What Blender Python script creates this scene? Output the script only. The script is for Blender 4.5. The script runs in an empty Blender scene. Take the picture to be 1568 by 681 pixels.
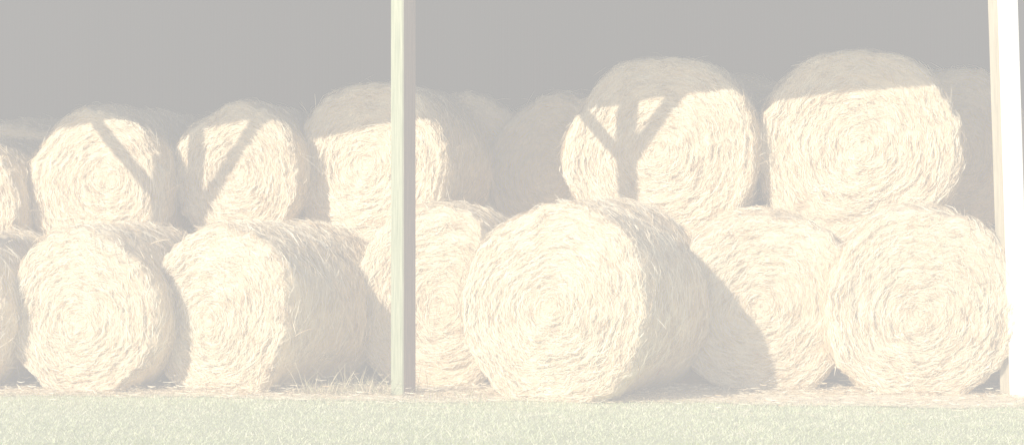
import bpy, math, random
import numpy as np
from mathutils import Vector, Matrix
S=bpy.context.scene
rng=np.random.default_rng(7); random.seed(7)
F=3120.0; CD=16.0; H=1.6; HY=288.0
AZ=math.radians(46); EL=math.radians(25.9)
SUN=5.0; SKY=0.11
VEIL_T=0.62; VEIL_L=(0.480,0.472,0.461)  # transmission and glow of the added fading box

# ---------------- camera
cam=bpy.data.cameras.new("camera"); co=bpy.data.objects.new("camera",cam); S.collection.objects.link(co)
co.location=(0,-CD,H); co.rotation_euler=(math.radians(90),0,0)
cam.sensor_width=36; cam.lens=F/1568*36; cam.shift_y=-(340.5-HY)/1568; cam.clip_end=2000; cam.clip_start=0.05
S.camera=co
S.view_settings.view_transform='Standard'; S.view_settings.look='None'; S.view_settings.exposure=0

# ---------------- light
w=bpy.data.worlds.new("World"); S.world=w; w.use_nodes=True
nt=w.node_tree; bg=nt.nodes['Background']; sk=nt.nodes.new('ShaderNodeTexSky'); sk.sky_type='NISHITA'; sk.sun_disc=False
sk.sun_elevation=EL
sd=Vector((-math.sin(AZ)*math.cos(EL),-math.cos(AZ)*math.cos(EL),math.sin(EL)))
sk.sun_rotation=math.atan2(sd.x,sd.y)
nt.links.new(sk.outputs[0],bg.inputs[0]); bg.inputs[1].default_value=SKY
sl=bpy.data.lights.new("sun",'SUN'); sl.energy=SUN; sl.angle=math.radians(0.5); sl.color=(1,0.92,0.79)
so=bpy.data.objects.new("sun",sl); S.collection.objects.link(so); so.rotation_euler=sd.to_track_quat('Z','Y').to_euler(); so.location=(-20,-12,15)

# ---------------- material helpers
def mat(name):
    m=bpy.data.materials.new(name); m.use_nodes=True
    n=m.node_tree.nodes; b=n['Principled BSDF']; b.inputs['Roughness'].default_value=0.85
    b.inputs['Specular IOR Level'].default_value=0.15
    return m,n,m.node_tree.links,b
def ramp(n,cols):
    r=n.new('ShaderNodeValToRGB'); e=r.color_ramp.elements
    e[0].position=cols[0][0]; e[0].color=(*cols[0][1],1); e[1].position=cols[-1][0]; e[1].color=(*cols[-1][1],1)
    for p,c in cols[1:-1]:
        x=e.new(p); x.color=(*c,1)
    return r
def noise(n,l,vec,scale,detail=4,rough=.6):
    t=n.new('ShaderNodeTexNoise'); t.inputs['Scale'].default_value=scale; t.inputs['Detail'].default_value=detail; t.inputs['Roughness'].default_value=rough
    if vec is not None: l.new(vec,t.inputs['Vector'])
    return t
def strand_mat(name,cols,scale=7,gain=1.1,bias=-.52):
    m,n,l,b=mat(name)
    g=n.new('ShaderNodeNewGeometry'); tc=n.new('ShaderNodeTexCoord'); oi=n.new('ShaderNodeObjectInfo')
    va=n.new('ShaderNodeVectorMath'); l.new(tc.outputs['Object'],va.inputs[0]); l.new(oi.outputs['Location'],va.inputs[1])
    t=noise(n,l,va.outputs[0],scale,4,.65)
    ma=n.new('ShaderNodeMath'); ma.operation='MULTIPLY_ADD'; l.new(t.outputs[0],ma.inputs[0]); ma.inputs[1].default_value=gain; ma.inputs[2].default_value=bias
    mb=n.new('ShaderNodeMath'); mb.use_clamp=True; l.new(ma.outputs[0],mb.inputs[0]); l.new(g.outputs['Random Per Island'],mb.inputs[1])
    r=ramp(n,cols)
    l.new(mb.outputs[0],r.inputs[0]); l.new(r.outputs[0],b.inputs['Base Color'])
    b.inputs['Roughness'].default_value=.6; b.inputs['Specular IOR Level'].default_value=.3
    return m
def body_mat():
    m,n,l,b=mat("rolled_hay")
    tc=n.new('ShaderNodeTexCoord'); sep=n.new('ShaderNodeSeparateXYZ'); l.new(tc.outputs['Object'],sep.inputs[0])
    def M(op,a,bb=None):
        x=n.new('ShaderNodeMath'); x.operation=op
        for i,v in enumerate((a,bb)):
            if v is None: continue
            if isinstance(v,(int,float)): x.inputs[i].default_value=v
            else: l.new(v,x.inputs[i])
        return x.outputs[0]
    X,Y,Z=sep.outputs
    r=M('SQRT',M('ADD',M('MULTIPLY',X,X),M('MULTIPLY',Z,Z)))
    rr=M('MAXIMUM',r,0.02)
    c=n.new('ShaderNodeCombineXYZ')
    l.new(M('ADD',M('MULTIPLY',M('DIVIDE',X,rr),2.5),M('MULTIPLY',Y,45)),c.inputs[0]); l.new(M('MULTIPLY',M('DIVIDE',Z,rr),2.5),c.inputs[1]); l.new(M('MULTIPLY',r,45),c.inputs[2])
    t=noise(n,l,c.outputs[0],1.0,5,.7)
    t2=noise(n,l,tc.outputs['Object'],5,5,.65)
    mx=M('ADD',M('MULTIPLY',t.outputs[0],.6),M('MULTIPLY',t2.outputs[0],.4))
    rp=ramp(n,[(.33,(.38,.27,.16)),(.45,(.70,.56,.38)),(.60,(.88,.77,.57))])
    l.new(mx,rp.inputs[0]); l.new(rp.outputs[0],b.inputs['Base Color'])
    bp=n.new('ShaderNodeBump'); bp.inputs['Distance'].default_value=.02; bp.inputs['Strength'].default_value=.55
    l.new(t.outputs[0],bp.inputs['Height']); l.new(bp.outputs[0],b.inputs['Normal'])
    return m
STRAW=strand_mat("straw_strands",[(0,(.36,.25,.15)),(.10,(.60,.46,.30)),(.22,(.79,.655,.455)),(.5,(.89,.785,.585)),(1,(.95,.885,.72))]); BODY=body_mat()

def mesh_obj(name,V,Fc,mats,midx=None,smooth=None,parent=None):
    me=bpy.data.meshes.new(name); me.from_pydata([tuple(v) for v in V] if not isinstance(V,np.ndarray) else V.tolist(),[],Fc if isinstance(Fc,list) else Fc.tolist())
    for m in mats: me.materials.append(m)
    if midx is not None: me.polygons.foreach_set('material_index',midx)
    if smooth is not None: me.polygons.foreach_set('use_smooth',smooth)
    me.update()
    o=bpy.data.objects.new(name,me); S.collection.objects.link(o)
    if parent: o.parent=parent
    return o

# ---------------- hay bale
def ribbons(P,W):
    n,k,_=P.shape
    tap=np.ones(k); tap[0]=.6; tap[-1]=.35
    A=P+W[:,None,:]*tap[None,:,None]; B=P-W[:,None,:]*tap[None,:,None]
    V=np.stack([A,B],2).reshape(n*k*2,3)
    base=(np.arange(n)*k*2)[:,None]+ (np.arange(k-1)*2)[None,:]
    base=base.reshape(-1)
    Q=np.stack([base,base+1,base+3,base+2],1)
    return V,Q
CR=.085
def faceprof(rn,R,L=0):
    y=-0.035*(1-rn**2)
    e=np.clip((rn*R-(R-CR))/CR,0,1)
    return y+CR*(1-np.sqrt(np.clip(1-e**2,0,1)))
def bale(px,py,Y,R,yaw,L=1.3,nf=5200,ns=3200,z=None,stray=115,flat=.93,top=None):
    D=CD+Y; x=(px-784)/F*D
    if z is None: z=H-(py-HY)/F*D
    fr=rng.uniform(0,6.28,(40,)); cs=rng.normal(0,.05,2); cs[1]-=.02
    def lump(th,a,amp=1):
        s=0
        for i in range(6):
            s=s+np.sin(th*(i+2)+fr[i]+a*(2+i*1.3))*0.017/(1+i*.4)
        for i in range(6):
            s=s+np.sin(th*(9+5*i)+fr[6+i]+a*(14+9*i))*0.0042
        return s*amp
    def rings(rn,th):
        s=0
        for i in range(7):
            s=s+np.sin(rn*R*(28+19*i)+th*(1+(i%3))*(1 if i%2 else -1)+fr[20+i]+1.5*np.sin(2*th+fr[28+i]))*0.0031
        for i in range(4):
            s=s+np.sin(th*(3+2*i)+fr[i]+rn*9)*np.sin(rn*R*(9+6*i)+fr[10+i])*.0055
        return s*np.clip(rn*3,0,1)+0.010*np.sin(3*th+fr[36])*rn+0.02*np.sin(th+fr[37])*rn
    def wxz(rad,rn,th):
        k=(1-np.clip(rn,0,1)**2)
        rad=rad*(1+.06*np.sin(2*th+fr[38])*k+.02*np.sin(3*th+fr[39]+3*rn)*k)
        return np.cos(th)*rad+cs[0]*k, np.sin(th)*rad+cs[1]*k
    NA=144
    th=np.linspace(0,2*np.pi,NA,endpoint=False)
    rows=[]
    for rn in np.concatenate([[0.0005],np.linspace(.03,.86,34),np.linspace(.88,1,8)]):
        y=faceprof(np.array(rn),R)+rings(rn,th); rad=R*rn+lump(th,0)*rn
        X_,Z_=wxz(rad,rn,th); rows.append(np.stack([X_,y,Z_],1))
    for a in np.linspace(.13,L-.13,26):
        rad=R+lump(th,a)+.008*np.sin(a*95+3*np.sin(th+fr[3])); rows.append(np.stack([np.cos(th)*rad,np.full(NA,a),np.sin(th)*rad],1))
    for rn in (1,.97,.92,.85,.5,.001):
        y=L-faceprof(np.array(rn),R); rad=R*rn+lump(th,L)*rn
        rows.append(np.stack([np.cos(th)*rad,np.full(NA,float(y)),np.sin(th)*rad],1))
    V=np.concatenate(rows); nr=len(rows)
    i=np.arange(nr-1)[:,None]; j=np.arange(NA)[None,:]
    Q=np.stack([i*NA+j,(i+1)*NA+j,(i+1)*NA+(j+1)%NA,i*NA+(j+1)%NA],-1).reshape(-1,4)
    nb=len(Q)
    Vs=[V];Qs=[Q];off=len(V)
    def add(P,W):
        nonlocal off
        v,q=ribbons(P,W); Vs.append(v); Qs.append(q+off); off+=len(v)
    k=4; t=np.linspace(-.5,.5,k)[None,:]
    n=nf
    r0=R*np.sqrt(rng.uniform(.001,1,n))*.99; t0=rng.uniform(0,2*np.pi,n)
    ln=rng.gamma(3.5,.025,n).clip(.03,.28); ln=np.minimum(ln,r0*1.0+.04)
    ang=rng.normal(0,1,n)*(.36+.6*np.exp(-r0/.12))+(rng.uniform(0,1,n)<.16)*rng.normal(0,1.0,n)
    tt=t0[:,None]+t*(ln*np.cos(ang)/np.maximum(r0,.09))[:,None]
    rr=(r0[:,None]+t*(ln*np.sin(ang))[:,None]+rng.normal(0,.004,(n,k))).clip(.0,R*1.015)
    lift=rng.exponential(.004,n)[:,None]+ (t+.5)*rng.exponential(.008,n)[:,None]
    yy=faceprof((rr/R).clip(0,1),R)+rings(rr/R,tt)-lift-.001
    X_,Z_=wxz(rr+lump(tt,0)*rr/R,rr/R,tt)
    P=np.stack([X_,yy,Z_],-1)
    wd=rng.uniform(.0010,.0029,n); al=rng.normal(0,.5,n)
    W=np.stack([np.cos(t0)*np.cos(al),np.sin(al),np.sin(t0)*np.cos(al)],-1)*wd[:,None]
    add(P,W)
    n=ns
    a0=rng.uniform(.03,L-.05,n); t0=rng.uniform(-.6,np.pi+.6,n) 
    ln=rng.gamma(4,.030,n).clip(.04,.28); ang=rng.normal(0,.5,n)
    tt=t0[:,None]+t*(ln*np.cos(ang)/R)[:,None]; aa=a0[:,None]+t*(ln*np.sin(ang))[:,None]
    edge=np.where(aa<CR,R-CR+np.sqrt(np.clip(CR**2-(CR-aa).clip(0,CR)**2,0,1)),R)
    rr=edge+lump(tt,aa)+.002+rng.exponential(.006,n)[:,None]+(t+.5)*rng.exponential(.012,n)[:,None]
    P=np.stack([np.cos(tt)*rr,aa,np.sin(tt)*rr],-1)
    wd=rng.uniform(.0014,.0036,n); al=rng.normal(0,.5,n)
    W=np.stack([np.cos(t0)*np.sin(al),np.cos(al),np.sin(t0)*np.sin(al)],-1)*wd[:,None]
    add(P,W)
    n=stray
    t0=rng.uniform(-.8,np.pi+.8,n); a0=np.abs(rng.normal(0,.35,n)).clip(0,L)
    o=np.stack([np.cos(t0)*R*.985,a0+.02,np.sin(t0)*R*.985],-1)
    tang=np.stack([-np.sin(t0),0*t0,np.cos(t0)],-1)*rng.choice([-1,1],n)[:,None]; rad=np.stack([np.cos(t0),0*t0,np.sin(t0)],-1)
    d=tang*rng.uniform(.3,1.2,n)[:,None]+rad*rng.uniform(.1,.75,n)[:,None]+np.array([0,1,0])*rng.normal(-.2,.5,n)[:,None]
    d/=np.linalg.norm(d,axis=1)[:,None]
    ln=rng.gamma(3,.032,n).clip(.04,.30)
    s=np.linspace(0,1,k)[None,:,None]
    P=o[:,None,:]+d[:,None,:]*ln[:,None,None]*s+np.array([0,0,-1])*(s**2)*(ln*rng.uniform(0,.4,n))[:,None,None]
    W=np.cross(d,rng.normal(0,1,(n,3))); W/=np.linalg.norm(W,axis=1)[:,None]; W*=rng.uniform(.0012,.0028,n)[:,None]
    add(P,W)
    V=np.concatenate(Vs); Q=np.concatenate(Qs)
    zz=V[:,2]; V[:,0]*=1-.035*np.clip(zz/R,-1,1)        # sag: broader low down
    lo=-R*flat; m=zz<lo; zz[m]=lo+(zz[m]-lo)*.2
    if top:
        hi=R*top; m=zz>hi; zz[m]=hi+(zz[m]-hi)*.6
    mi=np.ones(len(Q),int); mi[:nb]=0
    sm=np.zeros(len(Q),bool); sm[:nb]=True
    o=mesh_obj("hay_bale",V,Q,[BODY,STRAW],mi,sm)
    o.location=(x,Y,z); o.rotation_euler=(0,0,-math.radians(yaw))
    return o
def low(px,Y,R,yaw,L=1.3,**k): return bale(px,0,Y,R,yaw,L,z=R*.895,flat=.89,**k)
# front lower row
low(-98,.1,.64,20,1.3)
low(122,-.02,.675,17,1.3)
low(332,-.06,.69,29,1.5,nf=7500,ns=6400)
low(668,.50,.76,8,1.3)
low(846,-.72,.785,25,1.5,nf=9500,ns=7400)
low(1172,.04,.75,6,1.3,nf=7000)
low(1414,-.25,.765,4,1.3,nf=7500)
low(1690,-.2,.74,4,1.3)
# upper row, sunlit fronts
bale(-62,322,1.8,.61,14)
bale(146,285,1.75,.66,12)
bale(360,268,1.79,.61,12)
bale(563,252,1.85,.735,16,top=.92)
bale(1012,236,1.50,.85,12,nf=8000,ns=4200,top=.93)
bale(1313,224,1.43,.87,8,nf=8000,ns=4200,top=.88)
bale(1760,240,1.5,.82,5)
# upper row behind, in shade
bale(712,260,3.0,.69,-6)
bale(858,258,2.9,.69,6)
bale(1462,232,2.6,.77,-8)
bale(1140,244,3.2,.76,3)
bale(225,284,2.95,.68,5); bale(425,279,3.1,.65,5); bale(30,298,3.1,.68,5,nf=1500)
# lower rows that carry the upper ones
for px in (-60,190,440,700,960,1210,1480,1720):
    low(px,1.62,.65,rng.uniform(-3,3),1.25,nf=900,ns=900,stray=20)
    low(px+rng.uniform(-20,20),2.93,.66,rng.uniform(-3,3),1.25,nf=500,ns=700,stray=10)

# ---------------- timber
def wood(name,c1,c2):
    m,n,l,b=mat(name)
    tc=n.new('ShaderNodeTexCoord'); mp=n.new('ShaderNodeMapping'); mp.inputs['Scale'].default_value=(26,26,1.3); l.new(tc.outputs['Object'],mp.inputs[0])
    t=noise(n,l,mp.outputs[0],2.2,6,.65); r=ramp(n,[(.3,c1),(.7,c2)]); l.new(t.outputs[0],r.inputs[0]); l.new(r.outputs[0],b.inputs['Base Color'])
    bp=n.new('ShaderNodeBump'); bp.inputs['Distance'].default_value=.006; bp.inputs['Strength'].default_value=.6; l.new(t.outputs[0],bp.inputs['Height']); l.new(bp.outputs[0],b.inputs['Normal'])
    return m
TREAT=wood("treated_timber",(.23,.27,.17),(.46,.48,.35))
BROWN=wood("shaded_side_timber",(.17,.105,.07),(.31,.21,.15))  # browner tone paints shade onto the shaft's face turned from the sun
CREAM=wood("pale_timber",(.34,.30,.21),(.54,.48,.36))
DARKW=wood("old_timber",(.03,.026,.022),(.06,.05,.042))
import bmesh
def beam(name,size,loc,rot=(0,0,0),m=TREAT,parent=None,bev=.006,side=None):
    bm=bmesh.new(); bmesh.ops.create_cube(bm,size=1); bmesh.ops.scale(bm,vec=size,verts=bm.verts)
    bmesh.ops.bevel(bm,geom=bm.edges[:],offset=bev,segments=2,affect='EDGES')
    bm.normal_update()
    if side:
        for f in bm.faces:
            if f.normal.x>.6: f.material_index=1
    me=bpy.data.meshes.new(name); bm.to_mesh(me); bm.free(); me.materials.append(m)
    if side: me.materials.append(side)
    o=bpy.data.objects.new(name,me); S.collection.objects.link(o); o.location=loc; o.rotation_euler=rot
    if parent: o.parent=parent
    return o
PY=-.25; ZR=3.60
barn=bpy.data.objects.new("open_hay_barn",None); S.collection.objects.link(barn)
def post(x,rz,bl=1.1,bz=3.45):
    e=bpy.data.objects.new("barn_post",None); S.collection.objects.link(e); e.location=(x,PY,0)
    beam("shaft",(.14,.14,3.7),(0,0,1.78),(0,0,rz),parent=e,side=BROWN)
    for s in (-1,1):
        beam("knee_brace",(.10,.05,bl),(s*bl*.5*math.sin(math.radians(43)),0,bz),(0,s*math.radians(43),0),parent=e)
    return e
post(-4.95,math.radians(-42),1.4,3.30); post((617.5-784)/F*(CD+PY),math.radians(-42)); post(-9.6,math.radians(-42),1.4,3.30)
beam("header",(24,.09,.66),(-2,PY,ZR+.33),m=DARKW,parent=barn)
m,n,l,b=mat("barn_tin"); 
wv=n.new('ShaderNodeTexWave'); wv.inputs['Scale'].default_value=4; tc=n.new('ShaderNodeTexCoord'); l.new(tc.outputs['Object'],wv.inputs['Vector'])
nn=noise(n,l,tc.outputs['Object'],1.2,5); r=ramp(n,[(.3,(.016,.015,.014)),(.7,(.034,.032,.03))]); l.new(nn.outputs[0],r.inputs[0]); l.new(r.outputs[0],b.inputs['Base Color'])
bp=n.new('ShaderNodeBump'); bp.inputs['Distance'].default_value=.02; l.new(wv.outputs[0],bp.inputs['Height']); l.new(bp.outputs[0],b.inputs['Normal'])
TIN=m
def corr(name,w,h,mtx,parent=barn):
    nx=int(w/.05); xs=np.linspace(-w/2,w/2,nx+1); zz=.012*np.sin(xs*2*np.pi/.2)
    V=[];Q=[]
    for i,xx in enumerate(xs):
        V.append((xx,-h/2,zz[i])); V.append((xx,h/2,zz[i]))
        if i: Q.append((2*i-2,2*i,2*i+1,2*i-1))
    o=mesh_obj(name,V,Q,[TIN],parent=parent); o.matrix_world=mtx; return o
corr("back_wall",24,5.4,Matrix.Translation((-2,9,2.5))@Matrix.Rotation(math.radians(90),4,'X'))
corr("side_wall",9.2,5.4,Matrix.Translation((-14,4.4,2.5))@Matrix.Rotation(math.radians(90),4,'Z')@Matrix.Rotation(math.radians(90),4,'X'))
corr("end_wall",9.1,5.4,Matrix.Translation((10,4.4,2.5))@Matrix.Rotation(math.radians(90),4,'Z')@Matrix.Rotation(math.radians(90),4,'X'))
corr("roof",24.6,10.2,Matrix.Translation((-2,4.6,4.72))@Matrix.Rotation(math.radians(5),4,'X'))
for i in range(6): beam("rafter",(.06,9.1,.2),(-12+4.4*i,4.5,4.52),(math.radians(5),0,0),m=DARKW,parent=barn)
mw,n,l,b=mat("white_paint"); tc=n.new('ShaderNodeTexCoord'); nn=noise(n,l,tc.outputs['Object'],6,5); r=ramp(n,[(.3,(.82,.82,.80)),(.7,(.88,.88,.86))]); l.new(nn.outputs[0],r.inputs[0]); l.new(r.outputs[0],b.inputs['Base Color'])
e=bpy.data.objects.new("corner_post",None); S.collection.objects.link(e); e.location=(3.86,PY,0)
beam("shaft",(.13,.13,3.7),(0,.05,1.8),(0,0,math.radians(-20)),m=CREAM,parent=e)
beam("white_corner_board",(.15,.028,3.7),(.045,-.09,1.8),(0,0,math.radians(-20)),m=mw,parent=e)
beam("knee_brace",(.09,.05,.98),(-.36,.05,3.46),(0,-math.radians(45),0),m=CREAM,parent=e)
e.rotation_euler=(0,math.radians(-1.8),0)

# ---------------- ground
def bound(x):
    return -.30-.12*(x+4)*.9+.09*np.sin(x*1.7)+.05*np.sin(x*5.1+1)
m,n,l,b=mat("ground_soil_and_turf")
tc=n.new('ShaderNodeTexCoord'); c=noise(n,l,tc.outputs['Object'],45,5,.7)
r1=ramp(n,[(.3,(.49,.52,.33)),(.7,(.74,.76,.54))]); l.new(c.outputs[0],r1.inputs[0])
l.new(r1.outputs[0],b.inputs['Base Color'])
bp=n.new('ShaderNodeBump'); bp.inputs['Distance'].default_value=.01; l.new(c.outputs[0],bp.inputs['Height']); l.new(bp.outputs[0],b.inputs['Normal'])
mesh_obj("ground",[(-600,-600,0),(600,-600,0),(600,600,0),(-600,600,0)],[(0,1,2,3)],[m])
m,n,l,b=mat("chaff_floor"); tc=n.new('ShaderNodeTexCoord'); c=noise(n,l,tc.outputs['Object'],60,6,.7)
r1=ramp(n,[(.3,(.76,.66,.48)),(.7,(.94,.87,.70))]); l.new(c.outputs[0],r1.inputs[0]); l.new(r1.outputs[0],b.inputs['Base Color'])
bp=n.new('ShaderNodeBump'); bp.inputs['Distance'].default_value=.006; l.new(c.outputs[0],bp.inputs['Height']); l.new(bp.outputs[0],b.inputs['Normal'])
xs=np.linspace(-13.8,9.8,240); V=[];Q=[]
for i,x in enumerate(xs):
    V+= [(x,float(bound(x)),.004),(x,8.9,.004)]
    if i: Q.append((2*i-2,2*i,2*i+1,2*i-1))
mesh_obj("barn_floor",V,Q,[m])
def litter(n,xr,f,L=(.03,.13),zs=.007,wr=(.0012,.003)):
    x=rng.uniform(*xr,n); y=f(x,n); d=rng.uniform(0,6.28,n); ln=rng.uniform(*L,n); k=3; t=np.linspace(-.5,.5,k)[None,:]
    el=rng.normal(0,.15,n)
    P=np.stack([x[:,None]+t*(ln*np.cos(d))[:,None],y[:,None]+t*(ln*np.sin(d))[:,None],(.008+rng.exponential(zs,n)[:,None]+np.abs(t)*(ln*np.abs(el))[:,None])],-1)
    W=np.stack([-np.sin(d),np.cos(d),rng.normal(0,.6,n)],-1)*rng.uniform(*wr,n)[:,None]
    return P,W
P1,W1=litter(9000,(-5,5),lambda x,n: bound(x)+rng.uniform(-.12,1.0,n))
P2,W2=litter(700,(-5,5),lambda x,n: bound(x)-rng.exponential(.45,n),L=(.03,.09),zs=.006)
P3,W3=litter(8000,(-4.6,4.2),lambda x,n: rng.normal(-.03,.16,n),zs=.02)
V,Q=ribbons(np.concatenate([P1,P2,P3]),np.concatenate([W1,W2,W3])); mesh_obj("loose_straw",V,Q,[STRAW])
GR=strand_mat("grass_blades",[(0,(.38,.42,.24)),(.25,(.55,.61,.39)),(.5,(.67,.73,.49)),(.8,(.76,.79,.56)),(1,(.86,.81,.64))],2.3,1.3,-.62)
n_=120000
x=rng.uniform(-4.8,4.8,n_); y=bound(x)+.08-rng.uniform(0,1,n_)**1.15*3.5+rng.normal(0,.09,n_)
pat=.6+.5*np.sin(x*2.1+1.3*np.sin(y*3))*np.sin(y*2.7+x); hh=rng.gamma(3,.0038,n_)*(.7+.6*pat)
d=rng.uniform(0,6.28,n_); s=np.linspace(0,1,3)[None,:]
bend=rng.uniform(.4,1.5,n_)*hh
P=np.stack([x[:,None]+s**1.6*(bend*np.cos(d))[:,None],y[:,None]+s**1.6*(bend*np.sin(d))[:,None],s*hh[:,None]],-1)
wv_=rng.uniform(0,6.28,n_); W=np.stack([np.cos(wv_),np.sin(wv_),0*wv_],-1)*rng.uniform(.0011,.0026,n_)[:,None]
V,Q=ribbons(P,W); mesh_obj("grass",V,Q,[GR])
WEED=strand_mat("dry_weeds",[(0,(.25,.26,.14)),(.5,(.50,.46,.30)),(1,(.72,.64,.46))])
def weeds(cx,cy,sx,n,hm):
    x=cx+rng.normal(0,sx,n); y=cy+rng.normal(0,.08,n); d=rng.uniform(0,6.28,n); hh=rng.gamma(2.2,hm/3,n).clip(0,.26); k=4; s=np.linspace(0,1,k)[None,:]
    b_=rng.uniform(.2,1.1,n)*hh
    P=np.stack([x[:,None]+s**1.5*(b_*np.cos(d))[:,None],y[:,None]+s**1.5*(b_*np.sin(d))[:,None],s*hh[:,None]],-1)
    a=rng.uniform(0,6.28,n); W=np.stack([np.cos(a),np.sin(a),.3+0*a],-1)*rng.uniform(.0014,.003,n)[:,None]
    V,Q=ribbons(P,W); mesh_obj("weed_clump",V,Q,[WEED])
weeds(-1.2,-.2,.25,420,.13); weeds(-.35,-.55,.2,160,.06); weeds(-3.0,-.35,.8,300,.03); weeds(1.9,-.9,.6,120,.03)

# ---------------- added veil: box outside the barn, absorbs and glows to fade the view
x0,x1,y0,y1,z0,z1=-16,16,-24,-1.6,-.5,3.7
bm=bmesh.new(); bmesh.ops.create_cube(bm,size=1); me=bpy.data.meshes.new("fade_veil")
for v in bm.verts: v.co=Vector(((v.co.x+.5)*(x1-x0)+x0,(v.co.y+.5)*(y1-y0)+y0,(v.co.z+.5)*(z1-z0)+z0))
bm.to_mesh(me); bm.free()
veil=bpy.data.objects.new("fade_veil",me); S.collection.objects.link(veil)
m=bpy.data.materials.new("fade_veil"); m.use_nodes=True; n=m.node_tree.nodes; l=m.node_tree.links; n.remove(n['Principled BSDF'])
sig=-math.log(VEIL_T)/(CD+y1)
ab=n.new('ShaderNodeVolumeAbsorption'); ab.inputs['Color'].default_value=(0,0,0,1); ab.inputs['Density'].default_value=sig
em=n.new('ShaderNodeEmission'); mx=max(VEIL_L); em.inputs[0].default_value=(*[c/mx for c in VEIL_L],1); em.inputs[1].default_value=mx/(1-VEIL_T)*sig
ad=n.new('ShaderNodeAddShader'); l.new(ab.outputs[0],ad.inputs[0]); l.new(em.outputs[0],ad.inputs[1]); l.new(ad.outputs[0],n['Material Output'].inputs['Volume'])
me.materials.append(m)
